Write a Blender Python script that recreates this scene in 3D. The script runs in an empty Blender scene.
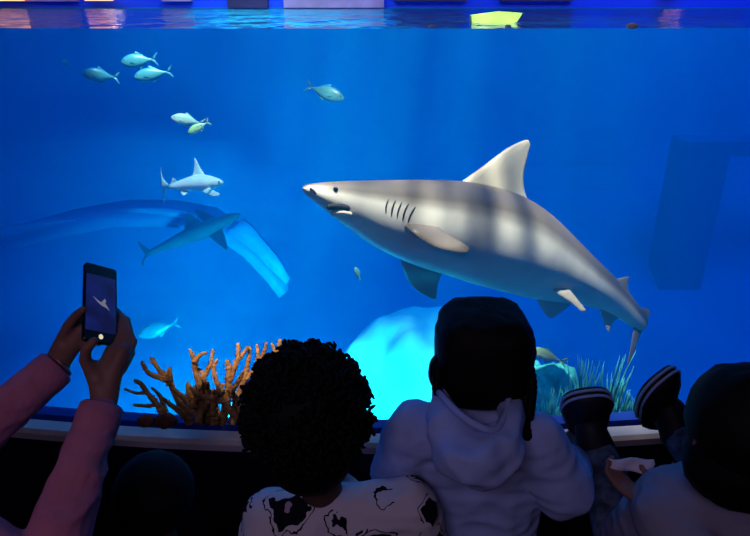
import bpy, math, random
from math import sin, cos, pi, radians
from mathutils import Vector as V, noise as NZ
from mathutils.bvhtree import BVHTree

sc = bpy.context.scene
col = sc.collection
random.seed(7)

# ------------------------------------------------------------------ camera, world, lights, exposure
PITCH = radians(23.0)
FOC = 620.0
CAM = V((0, 0, 1.70))
cd = bpy.data.cameras.new('camera')
cam = bpy.data.objects.new('camera', cd)
col.objects.link(cam)
cd.sensor_width = 36
cd.lens = 36 * FOC / 750
cd.clip_start = 0.02
cam.location = CAM
cam.rotation_euler = (pi / 2 - PITCH, 0, 0)
sc.camera = cam
sc.view_settings.view_transform = 'Standard'
sc.view_settings.look = 'None'
sc.view_settings.gamma = 1
sc.view_settings.use_curve_mapping = False
sc.view_settings.exposure = 0.0
sc.cycles.use_denoising = True
sc.cycles.volume_bounces = 2
sc.cycles.max_bounces = 8
sc.cycles.transparent_max_bounces = 24

W = bpy.data.worlds.new('world')
sc.world = W
W.use_nodes = True
W.node_tree.nodes['Background'].inputs[0].default_value = (0.004, 0.006, 0.016, 1)


def area(name, loc, target, sx, sy, e, c, spread=180):
    l = bpy.data.lights.new(name, 'AREA')
    l.shape = 'RECTANGLE'
    l.size, l.size_y, l.energy, l.color = sx, sy, e, c
    l.spread = radians(spread)
    o = bpy.data.objects.new(name, l)
    o.location = loc
    o.rotation_euler = (V(target) - V(loc)).to_track_quat('-Z', 'Y').to_euler()
    col.objects.link(o)
    return l


def spot(name, loc, target, angle, e, c, blend=0.5, size=0.05):
    l = bpy.data.lights.new(name, 'SPOT')
    l.energy, l.color, l.spot_size, l.spot_blend, l.shadow_soft_size = e, c, radians(angle), blend, size
    o = bpy.data.objects.new(name, l)
    o.location = loc
    o.rotation_euler = (V(target) - V(loc)).to_track_quat('-Z', 'Y').to_euler()
    col.objects.link(o)
    return l


# blue lamps over the tank
area('tank_blue_lamp', (0, 6.8, 5.2), (0, 6.8, 0), 15, 5, 275, (0.02, 0.32, 1.0))
area('tank_cyan_lamp', (-1.5, 5.2, 5.0), (-1.3, 6.0, -2), 3, 2.0, 30, (0.02, 0.52, 1.0), 70)
area('tank_right_fill', (5.2, 6.5, 5.1), (5.0, 6.9, 0), 3, 3, 150, (0.0, 0.19, 1.0), 110)  # fill added to lift the blue at the right
# whiter lamp over the front of the tank; ripple bands are noise put into its light
sp = spot('front_white_lamp', (0.50, 2.55, 4.9), (0.50, 3.12, 0.9), 44, 1700, (1.0, 0.89, 0.72), 0.6, 0.03)
sp.use_nodes = True
nt = sp.node_tree
em = [n for n in nt.nodes if n.type == 'EMISSION'][0]
tc = nt.nodes.new('ShaderNodeTexCoord')
mp = nt.nodes.new('ShaderNodeMapping')
mp.inputs['Scale'].default_value = (21, 4.0, 1)
mp.inputs['Rotation'].default_value = (0, 0, radians(12))
nz = nt.nodes.new('ShaderNodeTexNoise')
nz.inputs['Scale'].default_value = 1.0
nz.inputs['Detail'].default_value = 1.0
rp = nt.nodes.new('ShaderNodeMapRange')
rp.inputs['From Min'].default_value = 0.36
rp.inputs['From Max'].default_value = 0.72
rp.inputs['To Min'].default_value = 0.30
rp.inputs['To Max'].default_value = 3.0
nt.links.new(tc.outputs['Normal'], mp.inputs['Vector'])
nt.links.new(mp.outputs[0], nz.inputs['Vector'])
nt.links.new(nz.outputs['Fac'], rp.inputs['Value'])
nt.links.new(rp.outputs[0], em.inputs['Strength'])
# unseen fill lights added for the mound, the bed, the small shark, the coral
spot('mound_fill', (0.25, 2.5, -1.0), (0.20, 5.3, -1.75), 74, 420, (0.0, 0.80, 1.0), 0.4, 0.08)
area('bed_fill', (-1.0, 2.9, -1.75), (-1.6, 7.0, -2.15), 1.8, .5, 190, (0.0, 0.92, 1.0), 62)
spot('small_shark_fill', (-1.6, 4.2, 4.8), (-1.52, 4.75, 0.72), 17, 1500, (0.70, 1.0, 0.95), 0.8, 0.05)
spot('coral_fill', (-0.45, 0.75, 2.9), (-0.48, 1.95, 0.56), 15, 620, (1.0, 0.76, 0.50), 0.8, 0.05)
# unseen dim fill added behind the viewer to show sleeves and shirts
area('hall_fill', (-0.6, -1.2, 2.85), (-0.3, 1.0, 0.6), 1.2, 0.8, 14, (0.80, 0.60, 1.0))


# ------------------------------------------------------------------ helpers
R_ = V((1, 0, 0))
F_ = V((0, cos(PITCH), -sin(PITCH)))
U_ = V((0, sin(PITCH), cos(PITCH)))


def P(px, py, t):
    return CAM + t * (F_ + (px - 375) / FOC * R_ - (py - 268) / FOC * U_)


def tag(o, label=None, cat=None, group=None, kind=None):
    if label: o['label'] = label
    if cat: o['category'] = cat
    if group: o['group'] = group
    if kind: o['kind'] = kind
    return o


def empty(name, loc):
    o = bpy.data.objects.new(name, None)
    o.location = loc
    o.empty_display_size = 0.05
    col.objects.link(o)
    return o


class MB:
    def __init__(s):
        s.v, s.f, s.c = [], [], []

    def add(s, vs, fs, c=None):
        b = len(s.v)
        s.v += [V(p) for p in vs]
        s.f += [tuple(i + b for i in q) for q in fs]
        if c is None: c = (1, 1, 1)
        s.c += list(c) if isinstance(c, list) else [c] * len(vs)
        return s

    def rings(s, rings, c=None, cap=True, closed=False):
        n = len(rings[0])
        vs = [p for r in rings for p in r]
        fs = []
        m = len(rings)
        for i in range(m if closed else m - 1):
            a, b = i * n, ((i + 1) % m) * n
            for j in range(n):
                k = (j + 1) % n
                fs.append((a + j, a + k, b + k, b + j))
        if cap and not closed:
            fs.append(tuple(range(n - 1, -1, -1)))
            fs.append(tuple(range((m - 1) * n, m * n)))
        return s.add(vs, fs, c)

    def tube(s, pts, rad, n=8, c=None, flat=1.0, closed=False):
        pts = [V(p) for p in pts]
        if not isinstance(rad, (list, tuple)): rad = [rad] * len(pts)
        rings = []
        ref = None
        m = len(pts)
        for i, p in enumerate(pts):
            if closed:
                d = pts[(i + 1) % m] - pts[i - 1]
            else:
                d = pts[min(i + 1, m - 1)] - pts[max(i - 1, 0)]
            if d.length < 1e-9: d = V((0, 0, 1))
            d.normalize()
            if ref is None:
                ref = V((0, 0, 1)) if abs(d.z) < .9 else V((1, 0, 0))
            a = d.cross(ref)
            if a.length < 1e-6: a = d.orthogonal()
            a.normalize()
            b = a.cross(d).normalized()
            ref = b
            rings.append([p + rad[i] * (cos(q) * a + flat * sin(q) * b) for q in [2 * pi * k / n for k in range(n)]])
        return s.rings(rings, c, closed=closed)

    def cone(s, p0, r0, p1, r1, n=14):          # tapered capsule
        p0, p1 = V(p0), V(p1)
        d = p1 - p0
        L = d.length
        if L < 1e-6: return s.ell(p0, (r0, r0, r0))
        d /= L
        a = d.orthogonal().normalized()
        b = d.cross(a)
        prof = []
        for k in range(1, 6): prof.append((p0 - d * r0 * cos(pi / 2 * k / 5), r0 * sin(pi / 2 * k / 5)))
        for k in range(0, 5): prof.append((p1 + d * r1 * sin(pi / 2 * k / 5), r1 * cos(pi / 2 * k / 5)))
        rings = [[p + r * (cos(q) * a + sin(q) * b) for q in [2 * pi * j / n for j in range(n)]] for p, r in prof]
        return s.rings(rings)

    def ell(s, c, r, n=20, m=14, e=1.0, rot=None, colr=None):
        c = V(c)
        rings = []
        for i in range(m + 1):
            th = pi * (0.02 + 0.96 * i / m)
            ring = []
            for j in range(n):
                ph = 2 * pi * j / n
                d = [sin(th) * cos(ph), sin(th) * sin(ph), cos(th)]
                d = [math.copysign(abs(q) ** e, q) for q in d]
                p = V((d[0] * r[0], d[1] * r[1], d[2] * r[2]))
                if rot: p = rot @ p
                ring.append(c + p)
            rings.append(ring)
        return s.rings(rings, colr)

    def box(s, a, b):
        x0, y0, z0 = a
        x1, y1, z1 = b
        return s.add([(x0, y0, z0), (x1, y0, z0), (x1, y1, z0), (x0, y1, z0), (x0, y0, z1), (x1, y0, z1), (x1, y1, z1), (x0, y1, z1)],
                     [(0, 3, 2, 1), (4, 5, 6, 7), (0, 1, 5, 4), (1, 2, 6, 5), (2, 3, 7, 6), (3, 0, 4, 7)])

    def fin(s, lead, trail, th, nrm, c=None):    # lens-section fin between a leading and a trailing edge
        lead, trail, nrm = [V(p) for p in lead], [V(p) for p in trail], V(nrm).normalized()
        k = 8
        prof = [0, .10, .3, .5, .7, .88, 1]
        rings = []
        m = len(lead)
        for i in range(m):
            tt = th * (1 - 0.75 * i / (m - 1))
            up, dn = [], []
            for q in prof:
                p = lead[i].lerp(trail[i], q)
                w = tt * 0.5 * (max(0, 2.6 * (math.sqrt(q) - q)) + 0.06)
                up.append(p + nrm * w)
                dn.append(p - nrm * w)
            rings.append(up + dn[::-1])
        return s.rings(rings, c)

    def build(s, name, mat, parent=None, smooth=True, vox=None, smo=0, colr=False, origin=None, wr=None):
        me = bpy.data.meshes.new(name)
        me.from_pydata([tuple(p) for p in s.v], [], s.f)
        me.update()
        o = bpy.data.objects.new(name, me)
        col.objects.link(o)
        if vox:
            r = o.modifiers.new('r', 'REMESH')
            r.mode = 'VOXEL'
            r.voxel_size = vox
            r.use_smooth_shade = True
            if smo:
                q = o.modifiers.new('s', 'SMOOTH')
                q.iterations = smo
                q.factor = .5
            dg = bpy.context.evaluated_depsgraph_get()
            me2 = bpy.data.meshes.new_from_object(o.evaluated_get(dg))
            o.modifiers.clear()
            o.data = me2
            bpy.data.meshes.remove(me)
            me = me2
            me.name = name
        if wr:
            ns = [v.normal.copy() for v in me.vertices]
            for v, q in zip(me.vertices, ns):
                p = v.co
                w = 1 - 2 * abs(NZ.noise(V((p.x, p.y, p.z * 1.8)) * wr[1]))
                v.co = p + q * wr[0] * (w - .5)
        if colr and not vox:
            at = me.color_attributes.new('pigment', 'FLOAT_COLOR', 'POINT')
            for i, c in enumerate(s.c): at.data[i].color = (c[0], c[1], c[2], 1)
        if smooth:
            for p in me.polygons: p.use_smooth = True
        me.materials.clear()
        me.materials.append(mat)
        if origin is None and parent is None and len(me.vertices):
            xs = [v.co for v in me.vertices]
            origin = V((sum(p.x for p in xs) / len(xs), sum(p.y for p in xs) / len(xs), min(p.z for p in xs)))
        if origin is not None:
            origin = V(origin)
            for v in me.vertices: v.co -= origin
            o.location = origin
        if parent:
            bpy.context.view_layer.update()
            wl = V((0, 0, 0))
            q = parent
            while q:
                wl += q.location
                q = q.parent
            o.parent = parent
            o.location = (origin or V((0, 0, 0))) - wl
        return o


def mat(name, base=(0.5, 0.5, 0.5), rough=0.6, spec=0.4, metal=0.0, emis=None, estr=0, var=0.0, vscale=20, bump=0.0, bscale=60, pig=False):
    m = bpy.data.materials.new(name)
    m.use_nodes = True
    nt = m.node_tree
    b = nt.nodes['Principled BSDF']
    b.inputs['Base Color'].default_value = (*base, 1)
    b.inputs['Roughness'].default_value = rough
    b.inputs['Specular IOR Level'].default_value = spec
    b.inputs['Metallic'].default_value = metal
    src = None
    if pig:
        a = nt.nodes.new('ShaderNodeVertexColor')
        a.layer_name = 'pigment'
        src = a.outputs['Color']
    if var > 0:
        tc = nt.nodes.new('ShaderNodeTexCoord')
        n = nt.nodes.new('ShaderNodeTexNoise')
        n.inputs['Scale'].default_value = vscale
        n.inputs['Detail'].default_value = 4
        nt.links.new(tc.outputs['Object'], n.inputs['Vector'])
        mr = nt.nodes.new('ShaderNodeMapRange')
        mr.inputs['From Min'].default_value = .3
        mr.inputs['From Max'].default_value = .7
        mr.inputs['To Min'].default_value = 1 - var
        mr.inputs['To Max'].default_value = 1 + var
        nt.links.new(n.outputs['Fac'], mr.inputs['Value'])
        mx = nt.nodes.new('ShaderNodeVectorMath')
        mx.operation = 'SCALE'
        if src: nt.links.new(src, mx.inputs[0])
        else: mx.inputs[0].default_value = base
        nt.links.new(mr.outputs[0], mx.inputs['Scale'])
        src = mx.outputs[0]
    if src: nt.links.new(src, b.inputs['Base Color'])
    if bump > 0:
        tc = nt.nodes.new('ShaderNodeTexCoord')
        n = nt.nodes.new('ShaderNodeTexNoise')
        n.inputs['Scale'].default_value = bscale
        n.inputs['Detail'].default_value = 3
        bp = nt.nodes.new('ShaderNodeBump')
        bp.inputs['Strength'].default_value = bump
        bp.inputs['Distance'].default_value = 0.01
        nt.links.new(tc.outputs['Object'], n.inputs['Vector'])
        nt.links.new(n.outputs['Fac'], bp.inputs['Height'])
        nt.links.new(bp.outputs[0], b.inputs['Normal'])
    if emis:
        b.inputs['Emission Color'].default_value = (*emis, 1)
        b.inputs['Emission Strength'].default_value = estr
    return m


M = {}
M['tank_paint'] = mat('tank_paint', (0.008, 0.20, 0.50), 0.8, 0.1, var=0.18, vscale=0.5)
M['tank_sand'] = mat('tank_sand', (0.25, 0.42, 0.50), 0.9, 0.1, var=0.15, vscale=3, bump=.3, bscale=8)
M['dark_frame'] = mat('dark_frame', (0.008, 0.08, 0.24), 0.8, 0.1)
M['curb_blue'] = mat('curb_blue', (0.004, 0.045, 0.36), 0.6, 0.2, var=0.1, vscale=3)
M['ledge'] = mat('ledge', (0.62, 0.54, 0.56), 0.6, 0.3, var=0.12, vscale=9)
M['navy'] = mat('navy', (0.006, 0.008, 0.03), 0.7, 0.2)
M['black_wall'] = mat('black_wall', (0.006, 0.006, 0.010), 0.9, 0.1)
M['carpet'] = mat('carpet', (0.006, 0.006, 0.010), 0.95, 0.05, var=.4, vscale=150)
M['back_hall_blue'] = mat('back_hall_blue', (0.015, 0.08, 0.85), 0.7, 0.2)
M['panel_mauve'] = mat('panel_mauve', (0.52, 0.30, 0.50), 0.7, 0.2, var=.25, vscale=3)
M['panel_dark'] = mat('panel_dark', (0.06, 0.04, 0.12), 0.7, 0.2, var=.3, vscale=2)
M['panel_cyan'] = mat('panel_cyan', (0.05, 0.75, 1.0), 0.7, 0.2)
M['lamp_case'] = mat('lamp_case', (0.03, 0.03, 0.03), 0.5)
M['lamp_warm'] = mat('lamp_warm', (0.9, 0.5, 0.3), 0.5, emis=(1.0, 0.38, 0.12), estr=2.5)
M['lamp_white'] = mat('lamp_white', (0.9, 0.8, 0.8), 0.5, emis=(1.0, 0.78, 0.75), estr=9)
M['rim_pale'] = mat('rim_pale', (0.02, 0.20, 0.50), 0.5, 0.3)
M['tunnel'] = mat('tunnel', (0.014, 0.17, 0.46), 0.5, 0.3)
M['shark_skin'] = mat('shark_skin', rough=0.42, spec=0.45, var=.10, vscale=9, pig=True, bump=.05, bscale=150)
M['fish_skin'] = mat('fish_skin', rough=0.35, spec=0.6, pig=True)
M['eye_black'] = mat('eye_black', (0.004, 0.004, 0.005), 0.15, 0.7)
M['slit'] = mat('slit', (0.02, 0.02, 0.028), 0.7, 0.1)
M['lip'] = mat('lip', (0.62, 0.55, 0.46), 0.5)
M['coral'] = mat('coral', (0.42, 0.20, 0.08), 0.8, 0.15, var=.5, vscale=40, bump=.9, bscale=130)
M['coral_tip'] = mat('coral_tip', (0.55, 0.32, 0.12), 0.8, 0.15, var=.4, vscale=50, bump=.9, bscale=130)
M['red_rock'] = mat('red_rock', (0.16, 0.06, 0.05), 0.85, 0.1, var=.4, vscale=30, bump=.6, bscale=50)
M['reef_rock'] = mat('reef_rock', (0.10, 0.16, 0.18), 0.9, 0.1, var=.4, vscale=5, bump=.8, bscale=14)
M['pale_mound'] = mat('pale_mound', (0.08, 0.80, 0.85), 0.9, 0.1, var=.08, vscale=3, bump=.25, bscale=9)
M['reef_green'] = mat('reef_green', (0.05, 0.42, 0.36), 0.9, 0.1, var=.6, vscale=14, bump=.9, bscale=22)
M['seagrass'] = mat('seagrass', (0.03, 0.24, 0.24), 0.7, 0.2, var=.4, vscale=12)
M['lime'] = mat('lime', (0.17, 0.42, 0.03), 0.6, 0.3)
M['white_glint'] = mat('white_glint', (0.9, 0.78, 0.70), 0.5, 0.3)
M['skin_dark'] = mat('skin_dark', (0.085, 0.042, 0.034), 0.55, 0.35)
M['skin_brown'] = mat('skin_brown', (0.24, 0.115, 0.085), 0.55, 0.35, var=.08, vscale=30)
M['hair_black'] = mat('hair_black', (0.0035, 0.003, 0.003), 0.7, 0.15)
M['pink_knit'] = mat('pink_knit', (0.50, 0.17, 0.25), 0.9, 0.1, var=.10, vscale=25, bump=.25, bscale=90)
M['hoodie'] = mat('hoodie', (0.36, 0.45, 0.78), 0.9, 0.1, var=.12, vscale=12, bump=.25, bscale=30)
M['light_top'] = mat('light_top', (0.26, 0.25, 0.34), 0.9, 0.1, var=.12, vscale=9, bump=.3, bscale=18)
M['teal'] = mat('teal', (0.012, 0.08, 0.09), 0.9, 0.1)
M['dark_cloth'] = mat('dark_cloth', (0.01, 0.01, 0.016), 0.9, 0.1)
M['print_cloth'] = mat('print_cloth', (0.07, 0.10, 0.15), 0.9, 0.1, var=.6, vscale=45)
M['rubber'] = mat('rubber', (0.006, 0.006, 0.008), 0.6, 0.3)
M['stripe'] = mat('stripe', (0.34, 0.42, 0.60), 0.6, 0.3)
M['phone_black'] = mat('phone_black', (0.006, 0.006, 0.008), 0.25, 0.5)
M['phone_lens'] = mat('phone_lens', (0.02, 0.02, 0.03), 0.1, 0.6)
M['screen_shark'] = mat('screen_shark', (0.2, 0.2, 0.2), 0.4, emis=(0.40, 0.38, 0.48), estr=.35)
M['screen_button'] = mat('screen_button', (0.5, 0.5, 0.4), 0.4, emis=(1.0, 0.85, 0.55), estr=.7)
M['bracelet'] = mat('bracelet', (0.30, 0.14, 0.16), 0.35, 0.5, metal=.3)
M['paper'] = mat('paper', (0.62, 0.60, 0.72), 0.8, 0.2)
M['bench'] = mat('bench', (0.012, 0.010, 0.010), 0.7, 0.2, var=.3, vscale=6)


def screen_mat():
    m = mat('screen', (0.01, 0.01, 0.03), 0.2, 0.5)
    nt = m.node_tree
    b = nt.nodes['Principled BSDF']
    tc = nt.nodes.new('ShaderNodeTexCoord')
    n = nt.nodes.new('ShaderNodeTexNoise')
    n.inputs['Scale'].default_value = 22
    cr = nt.nodes.new('ShaderNodeValToRGB')
    cr.color_ramp.elements[0].position = .35
    cr.color_ramp.elements[0].color = (0.006, 0.006, 0.05, 1)
    cr.color_ramp.elements[1].position = .75
    cr.color_ramp.elements[1].color = (0.008, 0.018, 0.16, 1)
    nt.links.new(tc.outputs['Object'], n.inputs['Vector'])
    nt.links.new(n.outputs['Fac'], cr.inputs['Fac'])
    nt.links.new(cr.outputs[0], b.inputs['Emission Color'])
    b.inputs['Emission Strength'].default_value = .8
    return m


M['screen'] = screen_mat()


def shirt_print():
    m = mat('printed_shirt', (0.6, 0.55, 0.6), 0.9, 0.1)
    nt = m.node_tree
    b = nt.nodes['Principled BSDF']
    tc = nt.nodes.new('ShaderNodeTexCoord')
    n0 = nt.nodes.new('ShaderNodeTexNoise')
    n0.inputs['Scale'].default_value = 30
    mx = nt.nodes.new('ShaderNodeMix')
    mx.data_type = 'VECTOR'
    mx.inputs[0].default_value = .045
    vo = nt.nodes.new('ShaderNodeTexVoronoi')
    vo.inputs['Scale'].default_value = 11
    cr = nt.nodes.new('ShaderNodeValToRGB')
    cr.color_ramp.interpolation = 'CONSTANT'
    e = cr.color_ramp.elements
    blk, wht = (0.006, 0.006, 0.012, 1), (0.62, 0.57, 0.62, 1)
    e[0].position, e[0].color = 0, (0.42, 0.30, 0.38, 1)
    e[1].position, e[1].color = .11, blk
    for pos, c in ((.40, wht), (.47, blk), (.50, wht)):
        q = e.new(pos)
        q.color = c
    n1 = nt.nodes.new('ShaderNodeTexNoise')
    n1.inputs['Scale'].default_value = 16
    gt = nt.nodes.new('ShaderNodeMath')
    gt.operation = 'GREATER_THAN'
    gt.inputs[1].default_value = .43
    m2 = nt.nodes.new('ShaderNodeMix')
    m2.data_type = 'RGBA'
    m2.inputs[6].default_value = wht
    nt.links.new(tc.outputs['Object'], n0.inputs['Vector'])
    nt.links.new(tc.outputs['Object'], mx.inputs[4])
    nt.links.new(n0.outputs['Color'], mx.inputs[5])
    nt.links.new(mx.outputs[1], vo.inputs['Vector'])
    nt.links.new(vo.outputs['Distance'], cr.inputs['Fac'])
    nt.links.new(tc.outputs['Object'], n1.inputs['Vector'])
    nt.links.new(n1.outputs['Fac'], gt.inputs[0])
    nt.links.new(gt.outputs[0], m2.inputs[0])
    nt.links.new(cr.outputs[0], m2.inputs[7])
    nt.links.new(m2.outputs[2], b.inputs['Base Color'])
    return m


M['printed'] = shirt_print()


def glassy(name, ior, rough, tint, bump=None, cap=1.0):
    m = bpy.data.materials.new(name)
    m.use_nodes = True
    nt = m.node_tree
    nt.nodes.clear()
    o = nt.nodes.new('ShaderNodeOutputMaterial')
    fr = nt.nodes.new('ShaderNodeFresnel')
    fr.inputs['IOR'].default_value = ior
    tr = nt.nodes.new('ShaderNodeBsdfTransparent')
    tr.inputs['Color'].default_value = (*tint, 1)
    gl = nt.nodes.new('ShaderNodeBsdfGlossy')
    gl.inputs['Roughness'].default_value = rough
    mx = nt.nodes.new('ShaderNodeMixShader')
    ge = nt.nodes.new('ShaderNodeNewGeometry')
    iv = nt.nodes.new('ShaderNodeMath')
    iv.operation = 'SUBTRACT'
    iv.inputs[0].default_value = 1
    ml = nt.nodes.new('ShaderNodeMath')
    ml.operation = 'MULTIPLY'
    nt.links.new(ge.outputs['Backfacing'], iv.inputs[1])
    nt.links.new(fr.outputs[0], ml.inputs[0])
    nt.links.new(iv.outputs[0], ml.inputs[1])
    nt.links.new(ml.outputs[0], mx.inputs[0])
    nt.links.new(tr.outputs[0], mx.inputs[1])
    nt.links.new(gl.outputs[0], mx.inputs[2])
    nt.links.new(mx.outputs[0], o.inputs['Surface'])
    if bump:
        tc = nt.nodes.new('ShaderNodeTexCoord')
        mp = nt.nodes.new('ShaderNodeMapping')
        mp.inputs['Scale'].default_value = (1.5, 0.6, 1)
        n = nt.nodes.new('ShaderNodeTexNoise')
        n.inputs['Scale'].default_value = bump[0]
        n.inputs['Detail'].default_value = 3
        bp = nt.nodes.new('ShaderNodeBump')
        bp.inputs['Strength'].default_value = 1.0
        bp.inputs['Distance'].default_value = bump[1]
        nt.links.new(tc.outputs['Object'], mp.inputs[0])
        nt.links.new(mp.outputs[0], n.inputs['Vector'])
        nt.links.new(n.outputs['Fac'], bp.inputs['Height'])
        nt.links.new(bp.outputs[0], gl.inputs['Normal'])
        nt.links.new(bp.outputs[0], fr.inputs['Normal'])
    return m


M['glass'] = glassy('window_glass', 1.12, 0.02, (0.97, 0.985, 1.0))
M['surface'] = glassy('water_surface', 1.33, 0.06, (0.9, 0.96, 1.0), (2.6, 0.10))

wv = bpy.data.materials.new('clear_blue_water')
wv.use_nodes = True
nt = wv.node_tree
nt.nodes.clear()
o_ = nt.nodes.new('ShaderNodeOutputMaterial')
vs_ = nt.nodes.new('ShaderNodeVolumeScatter')
vs_.inputs['Color'].default_value = (0.0, 0.42, 0.90, 1)
vs_.inputs['Density'].default_value = 0.088
vs_.inputs['Anisotropy'].default_value = 0.2
va_ = nt.nodes.new('ShaderNodeVolumeAbsorption')
va_.inputs['Color'].default_value = (0.0, 0.60, 0.95, 1)
va_.inputs['Density'].default_value = 0.12
ad_ = nt.nodes.new('ShaderNodeAddShader')
nt.links.new(vs_.outputs[0], ad_.inputs[0])
nt.links.new(va_.outputs[0], ad_.inputs[1])
nt.links.new(ad_.outputs[0], o_.inputs['Volume'])
M['water'] = wv


# ------------------------------------------------------------------ the setting
RC, YC0 = 8.5, 1.60
WATER = 1.645
SILL = 0.452
TB = 10.5                 # rear wall of the tank
TFL = -2.6                # tank floor


def gy(x, off=0.0):       # plan of the bowed window
    return YC0 + RC - math.sqrt(RC * RC - x * x) + off


XS = [-4 + 8 * i / 96 for i in range(97)]


def sweep(prof, name, m, smooth=False):          # prof: list of (y offset, z) swept along the bowed plan
    mb = MB()
    rings = [[V((x, gy(x, dy), z)) for dy, z in prof] for x in XS]
    mb.rings(rings)
    return mb.build(name, m, smooth=smooth, origin=(0, 0, 0))


def S(o): return tag(o, kind='structure')


S(sweep([(-0.02, 0), (0.10, 0), (0.10, SILL - .03), (-0.02, SILL - .03)], 'wall_front', M['navy']))
S(sweep([(-0.055, SILL - .035), (-0.055, SILL - .012), (-0.045, SILL), (0.0, SILL), (0.0, SILL - .035)], 'trim_1', M['ledge']))
S(sweep([(0.035, SILL - .035), (0.035, SILL - .004), (0.078, SILL - .004), (0.078, SILL - .30), (0.06, SILL - .30)], 'trim_2', M['curb_blue']))
S(sweep([(0.0, SILL - .03), (0.0, 1.99), (0.03, 1.99), (0.03, SILL - .03)], 'window_1', M['glass']))
S(sweep([(-0.05, 1.94), (-0.05, 3.0), (0.08, 3.0), (0.08, 1.94)], 'wall_header', M['black_wall']))
# hall of the visitors


def bowed_slab(name, m, z0, z1, dy):
    pl = [(-4.0, -4.0), (4.0, -4.0)] + [(x, gy(x, dy)) for x in XS[::-1]]
    n = len(pl)
    mb = MB().add([(x, y, z0) for x, y in pl] + [(x, y, z1) for x, y in pl],
                  [tuple(range(n - 1, -1, -1)), tuple(range(n, 2 * n))] + [(i, (i + 1) % n, n + (i + 1) % n, n + i) for i in range(n)])
    return S(mb.build(name, m, smooth=False, origin=(0, 0, 0)))


bowed_slab('floor', M['carpet'], -.1, 0, -.02)
bowed_slab('ceiling', M['black_wall'], 3.0, 3.1, -.05)
S(MB().box((-4.15, -4, 0), (-4.0, 2.75, 3)).build('wall_left', M['black_wall'], smooth=False))
S(MB().box((4.0, -4, 0), (4.15, 2.75, 3)).build('wall_right', M['black_wall'], smooth=False))
S(MB().box((-4.1, -4.1, 0), (4.1, -4, 3)).build('wall_back', M['black_wall'], smooth=False))
# tank shell: floor coving up into the rear wall
mb = MB()
prof = [(1.72, TFL), (7.0, TFL)]
for k in range(0, 11):
    a = pi / 2 * k / 10
    prof.append((TB - 3.5 + 3.5 * sin(a), TFL + 2.6 - 2.6 * cos(a)))
prof += [(TB, WATER + .02)]
outer = [(y + .12, z - .12) for y, z in prof[::-1]]
mb.rings([[V((x, y, z)) for y, z in prof + outer] for x in [-8 + i for i in range(17)]])
S(mb.build('floor_tank', M['tank_paint'], smooth=False, origin=(0, 0, 0)))
S(MB().box((-8.2, 2.6, TFL), (-8.0, TB, 2.2)).build('wall_tank_left', M['tank_paint'], smooth=False))
S(MB().box((8.0, 2.6, TFL), (8.2, TB, 2.2)).build('wall_tank_right', M['tank_paint'], smooth=False))
S(MB().box((-8.2, TB + .02, WATER + .02), (8.2, TB + .3, 6.2)).build('wall_tank_hall', M['back_hall_blue'], smooth=False))
for sx in (-1, 1):
    x0, x1 = sorted((sx * 4.0, sx * 8.2))
    S(MB().box((x0, 2.62, TFL), (x1, 2.75, 6.2)).build('wall_front_left' if sx < 0 else 'wall_front_right', M['black_wall'], smooth=False))
S(sweep([(0.12, TFL), (0.12, SILL - .30), (0.05, SILL - .30), (0.05, TFL)], 'wall_tank_front', M['tank_paint']))
# water body and its surface
mb = MB()
plan = [(x, gy(x, .036)) for x in XS] + [(4.0, 2.76), (7.99, 2.76), (7.99, TB - .01), (-7.99, TB - .01), (-7.99, 2.76), (-4.0, 2.76)]
n = len(plan)
mb.add([(x, y, TFL - .02) for x, y in plan] + [(x, y, WATER) for x, y in plan],
       [tuple(range(n - 1, -1, -1)), tuple(range(n, 2 * n))] + [(i, (i + 1) % n, n + (i + 1) % n, n + i) for i in range(n)])
tag(mb.build('tank_water', M['water'], smooth=False, origin=(0, 0, 0)), 'clear blue water filling the big tank behind the bowed window', 'water', kind='stuff')
mb = MB()
mb.add([(x, y, WATER + .001) for x, y in plan], [tuple(range(n))])
tag(mb.build('water_surface', M['surface'], smooth=False, origin=(0, 0, 0)), 'rippled shiny surface of the tank water along the top', 'water surface', kind='stuff')


# things on the far side above the water
def far_x(px): return (px - 375) / FOC * 9.62


for i, (a, b, z0, z1, mk, lab) in enumerate([
        (-40, 78, 1.75, 3.4, 'panel_mauve', 'mauve wall panel above the water at the far left edge'),
        (163, 192, 1.75, 4.6, 'panel_mauve', 'narrow mauve wall panel above the water, left of the cyan glow'),
        (228, 268, 1.66, 1.85, 'panel_dark', 'dusky purple wall panel above the cyan glow on the water'),
        (284, 384, 1.66, 1.85, 'panel_mauve', 'widest pinkish wall panel above the water near the middle'),
        (394, 466, 1.75, 4.6, 'panel_dark', 'dark purple wall panel above the water left of the lime slab'),
        (500, 572, 1.75, 4.6, 'panel_dark', 'dark purple wall panel above the water right of the lime slab'),
        (612, 742, 2.1, 3.6, 'panel_dark', 'long dark wall panel above the water at the right')]):
    tag(MB().box((far_x(a), TB - .09, z0), (far_x(b), TB + .02, z1)).build('wall_panel', M[mk], smooth=False), lab, 'wall panel', 'panels on the wall beyond the water')
tag(MB().box((far_x(186), TB - .05, 1.87), (far_x(392), TB + .02, 3.0)).build('wall_panel', M['panel_cyan'], smooth=False),  # added above the view so its reflection streaks the water cyan
    'added unseen cyan panel that puts the cyan streak on the water left of the middle', 'wall panel', 'panels on the wall beyond the water')
area('panel_wash', (-1.6, 9.5, 3.3), (-1.6, TB, 2.3), 2.5, .2, 24, (0.4, 0.9, 1.0), 100)
area('hall_wash', (0, 7.6, 3.2), (0, TB, 2.6), 12, .2, 42, (0.9, 0.7, 1.0), 120)
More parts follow.
